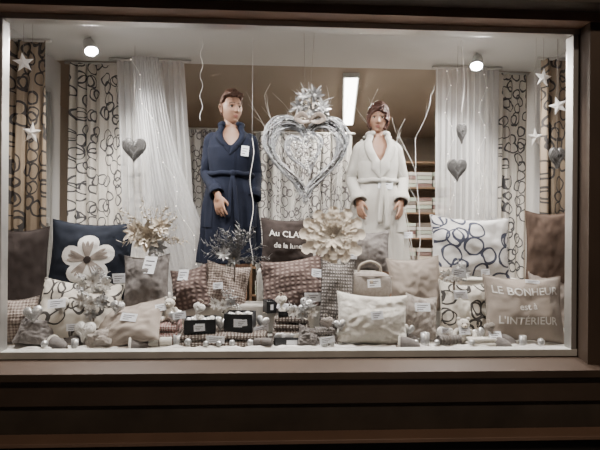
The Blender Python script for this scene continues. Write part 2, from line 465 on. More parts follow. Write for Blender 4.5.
cushion('linen_cushion', (-.95, 2.49, .935), .40, .30, .12, 50, -6, -12, 'taupe2')
cushion('dark_cushion', (-1.69, 2.69, 1.20), .34, .56, .12, 6, 20, 0, 'dbrown')
cushion('checked_cushion', (-1.60, 2.52, .95), .24, .26, .11, 10, 15, 0, 'hound')
c = cushion('lettered_cushion', (-.05, 2.95, 1.385), .36, .33, .11, 8, 3, 0, 'dbrown', 6.5, wr=.007)
lettering(c, [('Au CLAIR', 0, .035, .062), ('de la lune', 0, -.045, .05)], 'white')
cushion('striped_cushion', (-.02, 2.73, 1.135), .40, .33, .13, 22, -6, -8, 'mauve')
cushion('checked_cushion', (-.44, 2.77, 1.11), .28, .29, .12, 18, 10, 10, 'hound')
cushion('checked_cushion', (-.66, 2.74, 1.10), .24, .27, .11, 18, -8, -12, 'mauve')
cushion('knitted_cushion', (.245, 2.61, 1.07), .20, .44, .12, 8, -4, 2, 'knitG')
cushion('plush_cushion', (.50, 2.92, 1.33), .28, .28, .11, 10, -4, 0, 'grey', fur=.003)
cushion('fur_cushion', (.43, 2.47, .965), .41, .29, .17, 18, -3, 3, 'fluffy', fur=.002, res=90, n=.35)
cushion('linen_cushion', (.76, 2.72, 1.13), .33, .35, .13, 14, -6, -4, 'taupe2')
cushion('linen_cushion', (.74, 2.54, .96), .20, .26, .10, 14, 8, 8, 'fluffT', fur=.003)
cushion('patterned_cushion', (1.175, 2.86, 1.36), .53, .42, .14, 10, -4, 2, 'loopN', 12.3)
cushion('patterned_cushion', (1.03, 2.62, .99), .30, .34, .12, 14, 0, 4, 'loopP')
c = cushion('lettered_cushion', (1.345, 2.51, 1.015), .46, .39, .13, 12, -5, 1, 'taupe2', 8.8, wr=.007)
lettering(c, [('LE BONHEUR', 0, .085, .064), ('est à', 0, -.0, .056), ("L'INTÉRIEUR", 0, -.09, .062)], 'white')
cushion('brown_cushion', (1.66, 2.76, 1.36), .28, .50, .12, 4, -22, 0, 'brownC')
cushion('linen_cushion', (1.63, 2.72, 1.03), .22, .35, .10, 8, -20, 0, 'taupe')
cushion('linen_cushion', (.97, 2.79, 1.12), .26, .26, .10, 10, 0, 4, 'beige')
# small slumped plush pieces at the front
cushion('plush_cushion', (-1.44, 2.47, .90), .20, .16, .09, 40, 14, 10, 'grey', fur=.004)
cushion('plush_cushion', (-1.09, 2.43, .875), .17, .12, .08, 45, -10, -14, 'fluffT', fur=.004)
cushion('plush_cushion', (.07, 2.43, .875), .13, .12, .07, 35, 8, 12, 'grey', fur=.004)

# ------------------------------------------------------------------ folded throws
def folded(name, c, w, d, h, layers, mat, yaw=0):
    b = MB(); lh = h/layers
    for k in range(layers):
        vs = []; fs = []; nx, seg = 24, 14
        for i in range(nx+1):
            u = i/nx
            for j in range(seg):
                a = 2*pi*j/seg
                ca, sa = cos(a), sin(a)
                yy = (d/2-k*.006)*(abs(ca)**.35)*(1 if ca > 0 else -1)
                zz = lh*.52*(abs(sa)**.6)*(1 if sa > 0 else -1)
                taper = 1-.25*max(0, abs(2*u-1)-.93)/.07
                xx = (u-.5)*(w-.01*k)+.004*sin(j*1.3+k)
                wob = .006*noise.noise(Vector((xx*9, k*3.1, yy*9)))
                vs.append((xx, yy*taper, lh*(k+.5)+zz*taper+wob))
        for i in range(nx):
            for j in range(seg):
                fs.append((i*seg+j, i*seg+(j+1) % seg, (i+1)*seg+(j+1) % seg, (i+1)*seg+j))
        fs.append(tuple(range(seg))[::-1]); fs.append(tuple(nx*seg+j for j in range(seg)))
        b.add(vs, fs, mat, None, [(p[0]+k*.13, p[1]+p[2]) for p in vs])
    return b.obj(name, None, loc=c, rot=(0, 0, radians(yaw)))
folded('folded_throw', (-.42, 2.53, FL), .50, .28, .075, 2, 'knitR', 1)
folded('folded_throw', (-.73, 2.53, FL), .13, .24, .12, 3, 'plaid', 5)
folded('folded_throw', (-.03, 2.56, FL), .22, .20, .15, 4, 'knitR', -4)
folded('folded_towel', (.16, 2.47, FL), .13, .14, .09, 3, 'knitG', 3)
folded('folded_towel', (1.06, 2.41, FL), .20, .07, .05, 2, 'fluffy', -3)
folded('folded_towel', (-.56, 2.79, 1.0), .10, .1, .1, 3, 'beige', 0)
b = MB(); vs = []; fs = []; nx, ny = 260, 10
for i in range(ny+1):
    for j in range(nx+1):
        x = -1.5+2.9*j/nx; y = 2.365+.055*i/ny
        e = min(1, i/2, (ny-i)/3, j/6, (nx-j)/6)
        vs.append((x, y, FL+.001+e*(.012+.012*noise.noise(Vector((x*22, y*30, 1))))))
for i in range(ny):
    for j in range(nx): a = i*(nx+1)+j; fs.append((a, a+1, a+nx+2, a+nx+1))
b.add(vs, fs, 'white'); b.obj('cotton_snow')

# ------------------------------------------------------------------ gift boxes
def giftbox(name, c, w, d, h, yaw=0, fill=True):
    b = MB(); t = .006
    b.box((0, 0, t/2), (w, d, t), 'boxB')
    for s_ in (-1, 1):
        b.box((s_*(w/2-t/2), 0, h/2), (t, d, h), 'boxB'); b.box((0, s_*(d/2-t/2), h/2), (w, t, h), 'boxB')
    b.box((0, -d/2-.001, h*.5), (w*.3, .002, h*.45), 'card')
    o = b.obj(name, None, loc=c, rot=(0, 0, radians(yaw)), smooth=False)
    f = MB(); rr = random.Random(int(w*1e4+h*1e3))
    for k in range(7):
        x = (k-3)/3.6*(w/2-.01); y = rr.uniform(-d/5, d/5)
        f.ell((x, y, h*.75+rr.uniform(0, .01)), (w*.13, min(w*.13, d*.3), w*.14), rr.choice(['white', 'silver', 'fluffy', 'silver']), 12, 8)
    f.obj('contents', o)
    return o
giftbox('gift_box', (-.545, 2.47, FL+.077), .17, .12, .075, 6)
giftbox('gift_box', (-.325, 2.50, FL+.077), .16, .12, .10, -8)
giftbox('gift_box', (-.03, 2.44, FL), .20, .04, .05, 0)
giftbox('gift_box', (-.03, 2.55, FL+.153), .16, .12, .03, 4)
giftbox('gift_box', (-.16, 2.61, FL+.156), .06, .08, .07, 20)

# ------------------------------------------------------------------ hearts, stars
def hpt(t, w, h):
    return (w/2*sin(t)**3, (13*cos(t)-5*cos(2*t)-2*cos(3*t)-cos(4*t)+2.5)/29*h)
def puffheart(name, c, w, h, t, mat, yaw=0, hang=None, tilt=0, strands=True, roll=0, string=0):
    b = MB(); n = 48; rr = 8; vs = []; fs = []
    for side in (1, -1):
        o = len(vs)
        for r in range(rr+1):
            q = sin(r/rr*pi/2)
            for k in range(n):
                x, z = hpt(2*pi*k/n, w*q, h*q); vs.append((x, -side*t/2*sqrt(max(0, 1-q*q)), z))
        for r in range(rr):
            for k in range(n):
                a = o+r*n; qd = (a+k, a+n+k, a+n+(k+1) % n, a+(k+1) % n); fs.append(qd if side == 1 else qd[::-1])
    b.add(vs, fs, mat)
    if strands:
        for s_ in range(9):
            q = .35+.07*s_
            pts = []
            for k in range(32):
                x, z = hpt(2*pi*k/32, w*q, h*q)
                pts.append((x*(1+.05*sin(5*k+s_)), -t/2*sqrt(max(0, 1-q*q))-.002-.003*sin(k*3+s_), z+.004*sin(7*k)))
            b.tube(pts, .0035, mat if s_ % 2 else ('dsilver' if mat == 'wicker' else mat), 5, closed=True)
    if hang: b.tube([(0, 0, h*.3), (0, 0, hang)], .0012, 'ribbon', 5, cap=False)
    if string: b.tube([(0, -t*.2, h*.3), (-.012, -t*.2, h*.3+string), (.012, -t*.2, h*.3+string), (0, -t*.2, h*.3)], .0012, 'gold', 5, 4)
    return b.obj(name, None, loc=c, rot=(radians(-tilt), radians(roll), radians(yaw)))
CT = CZ-.004
puffheart('wicker_heart', (-1.165, 3.2, 2.03), .17, .19, .08, 'wicker', 15, CT-2.03)
puffheart('wicker_heart', (1.17, 3.0, 2.15), .075, .15, .04, 'wicker', 0, CT-2.15)
puffheart('wicker_heart', (1.165, 3.06, 1.90), .14, .17, .07, 'wicker', -10, CT-1.9)
puffheart('wicker_heart', (1.665, 2.70, 1.94), .10, .14, .06, 'wicker', 0, CT-1.94)
def star(name, c, r, yaw, rot, hang):
    b = MB(); vs = [(0, -.008, 0), (0, .008, 0)]; fs = []
    for k in range(10):
        a = pi/2+rot+k*pi/5; q = r if k % 2 == 0 else r*.42; vs.append((q*cos(a), 0, q*sin(a)))
    for k in range(10):
        a, d = 2+k, 2+(k+1) % 10; fs += [(0, d, a), (1, a, d)]
    b.add(vs, fs, 'starW')
    b.tube([(0, 0, r*.7), (0, 0, hang-c[2])], .001, 'ribbon', 4, cap=False)
    b.obj(name, None, loc=c, rot=(0, 0, yaw), smooth=False)
star('hanging_star', (-1.605, 2.6, 2.435), .06, .2, .15, CT)
star('hanging_star', (-1.565, 2.62, 2.03), .065, -.2, -.1, CT)
star('hanging_star', (1.53, 2.63, 2.43), .06, .1, -.1, CT)
star('hanging_star', (1.635, 2.64, 2.26), .06, -.2, .3, CT)
star('hanging_star', (1.525, 2.7, 2.07), .065, .3, .1, CT)

# large wicker heart wreath
H = empty('heart_wreath', (.07, 2.92, 1.94))
b = MB()
for s_ in range(54):
    pts = []; ph = R.uniform(0, 6.28); ph2 = R.uniform(0, 6.28); q = R.uniform(.76, 1.0); oy = R.uniform(-.022, .022); am = R.uniform(.006, .018)
    for k in range(72):
        t = 2*pi*k/72; x, z = hpt(t, .57*q, .58*q)
        pts.append((x+am*sin(6*t+ph), oy+.012*sin(4*t+ph2), z+am*cos(5*t+ph)))
    b.tube(pts, R.uniform(.002, .004), 'whwick' if s_ % 4 else 'wicker', 5, closed=True)
for s_ in range(90):
    t = R.uniform(0, 6.28); x, z = hpt(t, .5, .5); a = R.uniform(0, 6.28)
    b.tube([(x, -.02, z), (x+.03*cos(a), -.03, z+.03*sin(a)), (x+.06*cos(a+.3), -.03, z+.06*sin(a+.3))], [.002, .0016, .001], 'whwick', 5)
    t = R.uniform(0, 6.28); q = R.uniform(.78, 1); x, z = hpt(t, .56*q, .57*q); b.ell((x, -.03, z), (.005, .005, .005), 'silver', 6, 5)
b.obj('outer_heart', H)
b = MB()
for s_ in range(16):
    pts = []; ph = R.uniform(0, 6.28); q = R.uniform(.75, 1.05)
    for k in range(56):
        t = 2*pi*k/56; x, z = hpt(t, .25*q, .28*q)
        pts.append((x+.006*sin(6*t+ph), -.03+.01*sin(4*t+ph), z+.03+.006*cos(5*t+ph)))
    b.tube(pts, .003, 'whwick', 5, closed=True)
for k in range(110):
    t = R.uniform(0, 6.28); q = R.uniform(.2, 1); x, z = hpt(t, .25*q, .28*q); b.ell((x, -.045, z+.03), (.007, .007, .007), 'silver' if k % 2 else 'white', 8, 6)
b.obj('inner_heart', H, rot=(0, radians(-12), 0))
b = MB()
for x in (-.02, .05): b.tube([(x*.2, 0, .24), (x, 0, CT-1.94)], .0012, 'ribbon', 5, cap=False)
b.obj('hanging_wire', H)
def petal(b, mtx, Ln, Wd, curl, mat, point=1.0, scal=0):
    vs = []; fs = []; n = 8 if not scal else 24; m = 4
    for i in range(n+1):
        u = i/n; wd = Wd*max(0.0, sin(pi*min(1, u**.8)))**(.7*point)+.0008
        if scal and u > .3: wd *= 1+scal*abs(sin(u*pi*5))-scal*.5
        for j in range(-m//2, m//2+1):
            v = j/(m/2)
            vs.append((u*Ln, wd/2*v, curl*Ln*sin(u*pi*.6)-.12*wd*(1-v*v)))
    for i in range(n):
        for j in range(m):
            a = i*(m+1)+j; fs.append((a, a+1, a+m+2, a+m+1))
    b.add(vs, fs, mat, mtx)
def flower(b, c, r, face, mat, centre='gold', layers=3, n=7, point=1.0, wd=.42, t0=8, t1=18, scal=0):
    q = Vector(face).to_track_quat('Z', 'Y').to_matrix().to_4x4()
    for l in range(layers):
        rr = r*(1-.25*l); k = max(5, n-l)
        for i in range(k):
            a = 2*pi*i/k+l*.4+R.uniform(-.08, .08)
            mtx = Matrix.Translation(c) @ q @ Matrix.Rotation(a, 4, 'Z') @ Matrix.Rotation(-radians(t0+t1*l), 4, 'Y')
            petal(b, mtx, rr*R.uniform(.9, 1.05), rr*wd, .12 if t0 > 4 else .03, mat, point, scal)
    for i in range(9):
        a = i*2.4; q2 = r*.04*sqrt(i); p = q @ Vector((q2*cos(a), q2*sin(a), r*.08)); b.ell(Vector(c)+p, (r*.05,)*3, centre, 8, 6)
b = MB()
for k, (x, z, r) in enumerate([(0, .31, .08), (.08, .34, .07), (-.075, .34, .07), (.03, .42, .08), (-.04, .41, .06), (.09, .28, .06), (-.05, .28, .055), (.0, .36, .05)]):
    flower(b, (x+.02, -.05, z), r, (x*4, -1, (z-.33)*3), ['dsilver', 'silver', 'dsilver', 'dsilver', 'silver', 'dsilver', 'gold', 'cream'][k], 'silver', 2, 7, 1.0, .3)
for k in range(26):
    a = -.4+3.9*k/25; r_ = R.uniform(.10, .18); b.tube([(.02, -.03, .34), (.02+.6*r_*cos(a), -.05, .35+.6*r_*sin(a)), (.02+r_*cos(a), -.04, .35+r_*sin(a))], [.003, .002, .001], 'silver' if k % 2 else 'dsilver', 5, 3)
for s_ in (-1, 1):
    b.tube([(.02, -.06, .25), (.02+s_*.05, -.08, .29), (.02+s_*.09, -.08, .26), (.02+s_*.05, -.08, .235), (.02, -.06, .25)], [.010, .016, .018, .014, .010], 'ribbon', 8, 5, flat=.15)
b.obj('bow_bouquet', H)

# ------------------------------------------------------------------ flower arrangements
def bouquet(name, c, spec, sprigs=0, sprigmat='silver', sl=.16, stem=None):
    b = MB()
    for (x, z, r, mt, pt) in spec:
        flower(b, (x, -.02-.25*r, z), r, (x*5, -1, z*4+.1), mt, 'gold', 3, 8, pt)
    for k in range(sprigs):
        a = R.uniform(-.3, pi+.3); l = sl*R.uniform(.7, 1.15); y = R.uniform(-.06, .03)
        p2 = (l*cos(a), y, l*sin(a))
        b.tube([(0, 0, 0), (l*.5*cos(a)+.01, y*.6, l*.55*sin(a)), p2], [.003, .002, .001], sprigmat, 5, 3)
        for q in range(5):
            f = .45+.13*q; b.ell((p2[0]*f+R.uniform(-.012, .012), y*f, p2[2]*f+R.uniform(-.012, .012)), (.007, .007, .007), sprigmat, 6, 5)
            mtx = Matrix.Translation((p2[0]*f, y*f, p2[2]*f)) @ Matrix.Rotation(-a+R.choice((-.7, .7)), 4, 'Y')
            petal(b, mtx, .04, .014, .1, sprigmat)
    if stem: b.tube([(0, 0, 0), (0, .0, -stem)], .006, 'ribbon', 6)
    return b.obj(name, None, loc=c)
bouquet('glitter_bouquet', (-.91, 2.74, 1.42), [(0, 0, .11, 'gold', 1), (.07, .06, .07, 'cream', 1), (-.08, .03, .08, 'cream', 1), (.05, -.06, .07, 'silver', 1)], 22, 'gold', .20, .12)
bouquet('silver_bouquet', (-.385, 2.74, 1.29), [(0, 0, .06, 'dsilver', 1), (-.06, .03, .05, 'silver', 1)], 30, 'dsilver', .19, .2)
bouquet('white_flower_bunch', (-1.20, 2.64, 1.16), [(0, 0, .055, 'white', .6), (.07, -.02, .045, 'white', .6), (-.06, -.03, .045, 'white', .6), (.03, -.07, .05, 'silver', .6)], 8, 'silver', .08, .1)
bouquet('white_flower_bunch', (-1.15, 2.50, 1.05), [(0, 0, .05, 'white', .6), (.06, .01, .045, 'silver', .6), (-.05, .02, .045, 'white', .6), (0, -.05, .045, 'silver', .6)], 6, 'silver', .1, .1)
bouquet('white_flower_bunch', (.97, 2.62, 1.20), [(0, 0, .05, 'white', .6), (.05, .02, .045, 'silver', .6), (-.05, .0, .045, 'white', .6)], 6, 'silver', .08, .1)
bouquet('white_flower_bunch', (.03, 2.47, 1.0), [(0, 0, .045, 'silver', .6), (.05, .01, .04, 'white', .6), (-.05, .01, .04, 'white', .6)], 5, 'silver', .08, .05)
bouquet('white_flower_bunch', (-.43, 2.56, 1.03), [(0, 0, .04, 'white', .6), (.045, .01, .035, 'silver', .6), (-.045, .01, .035, 'white', .6)], 6, 'silver', .08, .05)
b = MB()
flower(b, (0, 0, 0), .215, (.05, -1, .05), 'cream', 'gold', 1, 12, .45, .42, 2, 0, .35)
flower(b, (0, -.012, 0), .15, (.05, -1, .05), 'cream', 'gold', 1, 12, .5, .42, 4, 0, .35)
flower(b, (0, -.022, 0), .09, (.05, -1, .05), 'gold', 'gold', 1, 9, .7, .5, 14, 0)
for k in range(12):
    a = 2*pi*k/12+.0; b.tube([(0, -.012, 0), (.1*cos(a), -.018, .1*sin(a)), (.19*cos(a), -.012, .19*sin(a))], [.003, .0025, .001], 'gold', 5, 3)
b.tube([(0, .03, 0), (0, .05, -.2)], .008, 'gold', 6)
b.obj('paper_poinsettia', None, loc=(.235, 2.80, 1.43))
def twigs(name, c, zmax, n, spread, seed, h=1.0):
    rr = random.Random(seed); b = MB()
    b.lathe([(0, .0), (.05, .0), (.065, .05), (.06, .2), (.035, .32), (.04, .36)], 'silver', 20)
    def br(p, d, l, r, dep):
        pts = [p]; q = p.copy(); dd = d.copy()
        for k in range(4):
            dd = (dd+Vector((rr.uniform(-.2, .2), rr.uniform(-.06, .06), rr.uniform(-.05, .12)))).normalized(); q = q+dd*l/4
            q.y = max(-.12, min(.1, q.y)); pts.append(q.copy())
            if dep and k > 0:
                br(q.copy(), (dd+Vector((rr.uniform(-.7, .7), rr.uniform(-.2, .2), rr.uniform(0, .3)))).normalized(), l*.33, r*.6, dep-1)
        b.tube(pts, [r, r*.9, r*.75, r*.6, r*.35], 'starW', 5)
    for k in range(n):
        br(Vector((0, 0, .3)), Vector((rr.uniform(-spread, spread), rr.uniform(-.03, .05), 1)).normalized(), h, .003, 2)
    return b.obj(name, None, loc=c)
twigs('twig_vase', (.26, 3.25, FL), 1.75, 3, .22, 3)
twigs('twig_vase', (.93, 3.22, FL), 1.72, 3, .10, 9, 1.05)
twigs('twig_vase', (-.12, 3.25, FL), 1.70, 3, .12, 21, 1.02)

# ------------------------------------------------------------------ handbag, toys, slippers, candles
b = MB()
def sq(d): return 1/max(.001, (abs(d.x)**3.2+abs(d.y)**3.2+abs(d.z)**3.2)**(1/3.2))*(1+.02*noise.noise(d*9))
b.ell((0, 0, .09), (.135, .05, .09), 'fluffT', 40, 26, None, sq)
b.tube([(-.07, -.0, .165), (-.06, 0, .215), (0, 0, .24), (.06, 0, .215), (.07, 0, .165)], .008, 'beige', 8, 6)
b.tube([(-.132, -.02, .15), (0, -.053, .155), (.132, -.02, .15)], .004, 'taupe', 6, 6)
b.ell((0, -.054, .12), (.014, .008, .014), 'gold', 12, 8)
b.obj('plush_handbag', None, loc=(.455, 2.66, 1.037))
boxo('display_riser', (.34, 2.60, FL), (.58, 2.715, 1.035), 'dfloor', bev=.01)
def teddy(name, c, s, mat, yaw=0):
    b = MB(); fz = lambda d: 1+.05*noise.noise(d*7)
    b.ell((0, 0, .055), (.05, .042, .058), mat, 20, 14, None, fz)
    b.ell((0, -.01, .135), (.04, .036, .036), mat, 20, 14, None, fz)
    b.ell((0, -.045, .128), (.016, .014, .013), 'cream', 12, 8)
    b.ell((0, -.058, .132), (.005, .004, .004), 'iris', 8, 6)
    for q in (-1, 1):
        b.ell((q*.032, -.005, .168), (.014, .009, .014), mat, 12, 8)
        b.ell((q*.014, -.043, .145), (.004, .003, .004), 'iris', 8, 6)
        b.tube([(q*.04, -.01, .09), (q*.065, -.03, .07), (q*.06, -.05, .05)], [.017, .016, .015], mat, 10, 4)
        b.tube([(q*.03, -.01, .022), (q*.045, -.05, .02), (q*.05, -.08, .022)], [.02, .02, .019], mat, 10, 4)
    return b.obj(name, None, loc=c, rot=(0, 0, radians(yaw)), scale=(s, s, s))
teddy('teddy_bear', (.965, 2.47, FL+.0), .85, 'fluffy', -10)
teddy('teddy_bear', (-.73, 2.53, FL+.125), .75, 'fluffy', -6)
def slippers(name, c, yaw, mat):
    b = MB()
    for q in (-1, 1):
        mt = Matrix.Translation((q*.048, 0, 0)) @ Matrix.Rotation(q*.06, 4, 'Z')
        b.ell((0, 0, .009), (.038, .10, .011), 'taupe', 24, 8, mt, lambda d: 1-.12*max(0, d.y))
        vs = []; fs = []
        for i in range(11):
            t = i/10; y = -.095+.11*t; wd = .036*sqrt(max(0, 1-((t-1)*.98)**2))+.001; ht = .05*sqrt(max(0, 1-((t-1)*.98)**2))
            for j in range(13):
                a = pi*j/12; vs.append((wd*cos(a), y, .012+ht*sin(a)))
        for i in range(10):
            for j in range(12): a = i*13+j; fs.append((a, a+1, a+14, a+13))
        b.add(vs, fs, mat, mt)
        b.tube([(.037*cos(pi*j/12), .017, .012+.052*sin(pi*j/12)) for j in range(13)], .007, 'fluffy', 8, 1, mt)
    o = b.obj(name, None, loc=c, rot=(0, 0, radians(yaw)))
    return o
slippers('slippers', (1.15, 2.45, FL), 50, 'grey')
slippers('slippers', (-1.30, 2.46, FL), 65, 'grey')
slippers('slippers', (-.90, 2.43, FL), 105, 'grey')
slippers('slippers', (.60, 2.44, FL), 75, 'grey')
def rolled(name, c, r, ln, mat, yaw):
    b = MB(); pts = []
    b.tube([(-ln/2, 0, r), (0, 0, r), (ln/2, 0, r)], r, mat, 20, 4, cap=False)
    for e in (-1, 1):
        pts = [(e*(ln/2-.001), (r*.96*k/40)*cos(k*.5), r+(r*.96*k/40)*sin(k*.5)) for k in range(41)]
        b.tube(pts, r*.13, mat, 6)
    b.tube([(-ln*.05, r*1.02*cos(2*pi*k/20), r+r*1.02*sin(2*pi*k/20)) for k in range(20)], .004, 'ribbon', 6, closed=True)
    return b.obj(name, None, loc=c, rot=(0, 0, radians(yaw)))
rolled('rolled_towel', (-.75, 2.405, FL+.012), .024, .12, 'fluffy', 8)
rolled('rolled_towel', (-.19, 2.40, FL+.012), .022, .10, 'grey', -12)
rolled('rolled_towel', (.86, 2.41, FL+.012), .026, .13, 'knitG', 6)
for i, (x, y, r, h) in enumerate([(-.66, 2.41, .022, .06), (.15, 2.385, .018, .045), (.72, 2.41, .024, .065), (1.28, 2.40, .02, .05), (-1.20, 2.385, .018, .045)]):
    b = MB(); b.lathe([(0, 0), (r, 0), (r*1.05, h*.1), (r, h), (r*.88, h), (r*.88, h*.8)], 'silver'); b.lathe([(r*.88, h*.8), (0, h*.82)], 'wax')
    b.tube([(0, 0, h*.8), (0, 0, h*.98)], .0015, 'ink', 5); b.obj('candle_jar', None, loc=(x, y, FL+.012))
b = MB()
for (x, y, z, r) in [(-.60, 2.40, .855, .022), (-.36, 2.40, .85, .018), (-.26, 2.40, .85, .02), (.19, 2.385, .85, .016),
                     (-1.36, 2.39, .85, .02), (.66, 2.385, .85, .016), (.78, 2.385, .85, .016), (1.38, 2.39, .85, .02),
                     (-.43, 2.385, .85, .016), (-.50, 2.385, .85, .016), (.98, 2.385, .85, .016)]:
    b.ell((x, y, z-.0), (r, r, r), 'silver', 16, 10); b.ell((x, y, z+r), (r*.2, r*.2, r*.25), 'gold', 8, 6)
b.obj('baubles')
puffheart('white_heart', (-1.17, 2.44, .90), .12, .11, .06, 'white', -10, None, 12)
bpy.context.view_layer.update()
dg0 = bpy.context.evaluated_depsgraph_get()
for i, (x, y, s_, mt) in enumerate([(-1.33, 2.50, .09, 'fluffy'), (-1.45, 2.44, .10, 'silver'), (-1.02, 2.50, .08, 'silver'), (-.68, 2.46, .08, 'silver'), (-.56, 2.49, .07, 'white'),
                                   (-.43, 2.47, .085, 'silver'), (-.30, 2.48, .065, 'grey'), (-.20, 2.52, .08, 'silver'), (-.09, 2.53, .07, 'fluffy'), (.05, 2.52, .075, 'silver'), (.17, 2.44, .075, 'fluffT'),
                                   (.24, 2.42, .07, 'silver'), (.86, 2.47, .10, 'white'), (1.06, 2.47, .08, 'silver'), (1.10, 2.42, .065, 'fluffT'), (.64, 2.46, .07, 'silver')]):
    ok, p, n, idx, ob, mm = SC.ray_cast(dg0, Vector((x, y, 1.6)), Vector((0, 0, -1)))
    if ok and p.z < 1.12:
        puffheart('padded_heart', (x, y, p.z+s_*.46), s_, s_*.95, s_*.45, mt, R.uniform(-25, 25), None, 14, i % 2 == 0, R.uniform(-18, 18), .03)
b = MB()
for (x0, z0, x1, z1, y) in [(-1.22, 2.72, -.70, 1.2, 3.28), (1.2, 2.72, 1.28, 1.2, 3.36), (1.5, 2.7, 1.45, 1.3, 3.36)]:
    pts = []
    for k in range(15):
        t = k/14; p = (x0+(x1-x0)*t+.03*sin(k*1.7), y+.01*sin(k), z0+(z1-z0)*t); pts.append(p)
        b.ell((p[0], p[1]-.006, p[2]), (.0035, .0035, .0035), 'fairy', 6, 5)
    b.tube(pts, .001, 'starW', 4, 2, cap=False)
b.obj('fairy_lights')
b = MB()
pts = [(-.30+.012*sin(k*.9), 3.02, 2.1-k*.055) for k in range(17)]
b.tube(pts, .0024, 'starW', 5, 3)
b.tube([(-.66+.01*sin(k*1.3), 3.06, CT-k*.03) for k in range(20)], .0016, 'starW', 5, 3)
b.tube([(-.30, 3.02, 2.1), (-.30, 3.02, CT)], .0008, 'starW', 4)
b.tube([(1.16, 2.98, 2.3), (1.18, 2.98, 2.5), (1.16, 2.98, CT)], .003, 'starW', 5, 4)
b.obj('light_cable')

# ------------------------------------------------------------------ mannequins
def head_surface(d, fem):
    x = d.x*.073*(.96 if fem else 1); y = d.y*.094; z = d.z*.117
    if z < 0:
        q = (-z/.117); x *= 1-.30*q**1.6
        if y > 0: y *= 1-.35*q
        else: y *= 1+.03*q
    if y < 0: y *= (1-.10*(1-abs(d.x))*(1 if z > .03 else .4))
    if d.y < 0:
        ax = abs(x); f = min(1, -d.y*2)
        nz = 0
        if -.036 < z < .014: nz = (.014-z)/.05
        elif -.046 < z <= -.036: nz = max(0, 1-(-.036-z)/.010)
        y -= f*.024*nz*exp(-(x/(.0075+.006*nz))**2)
        y += f*.010*exp(-((ax-.03)/.017)**2-((z-.001)/.012)**2)
        y -= f*.005*exp(-((z-.02)/.008)**2)*exp(-((ax-.025)/.025)**2)
        y -= f*.0045*exp(-(x/.017)**2)*(exp(-((z+.060)/.0045)**2)+1.1*exp(-((z+.070)/.005)**2))
        y += f*.003*exp(-(x/.02)**2)*exp(-((z+.084)/.005)**2)
        y -= f*.009*exp(-(x/.022)**2-((z+.102)/.014)**2)
        y -= f*.004*exp(-((ax-.043)/.016)**2-((z+.028)/.02)**2)
    return Vector((x, y, z))
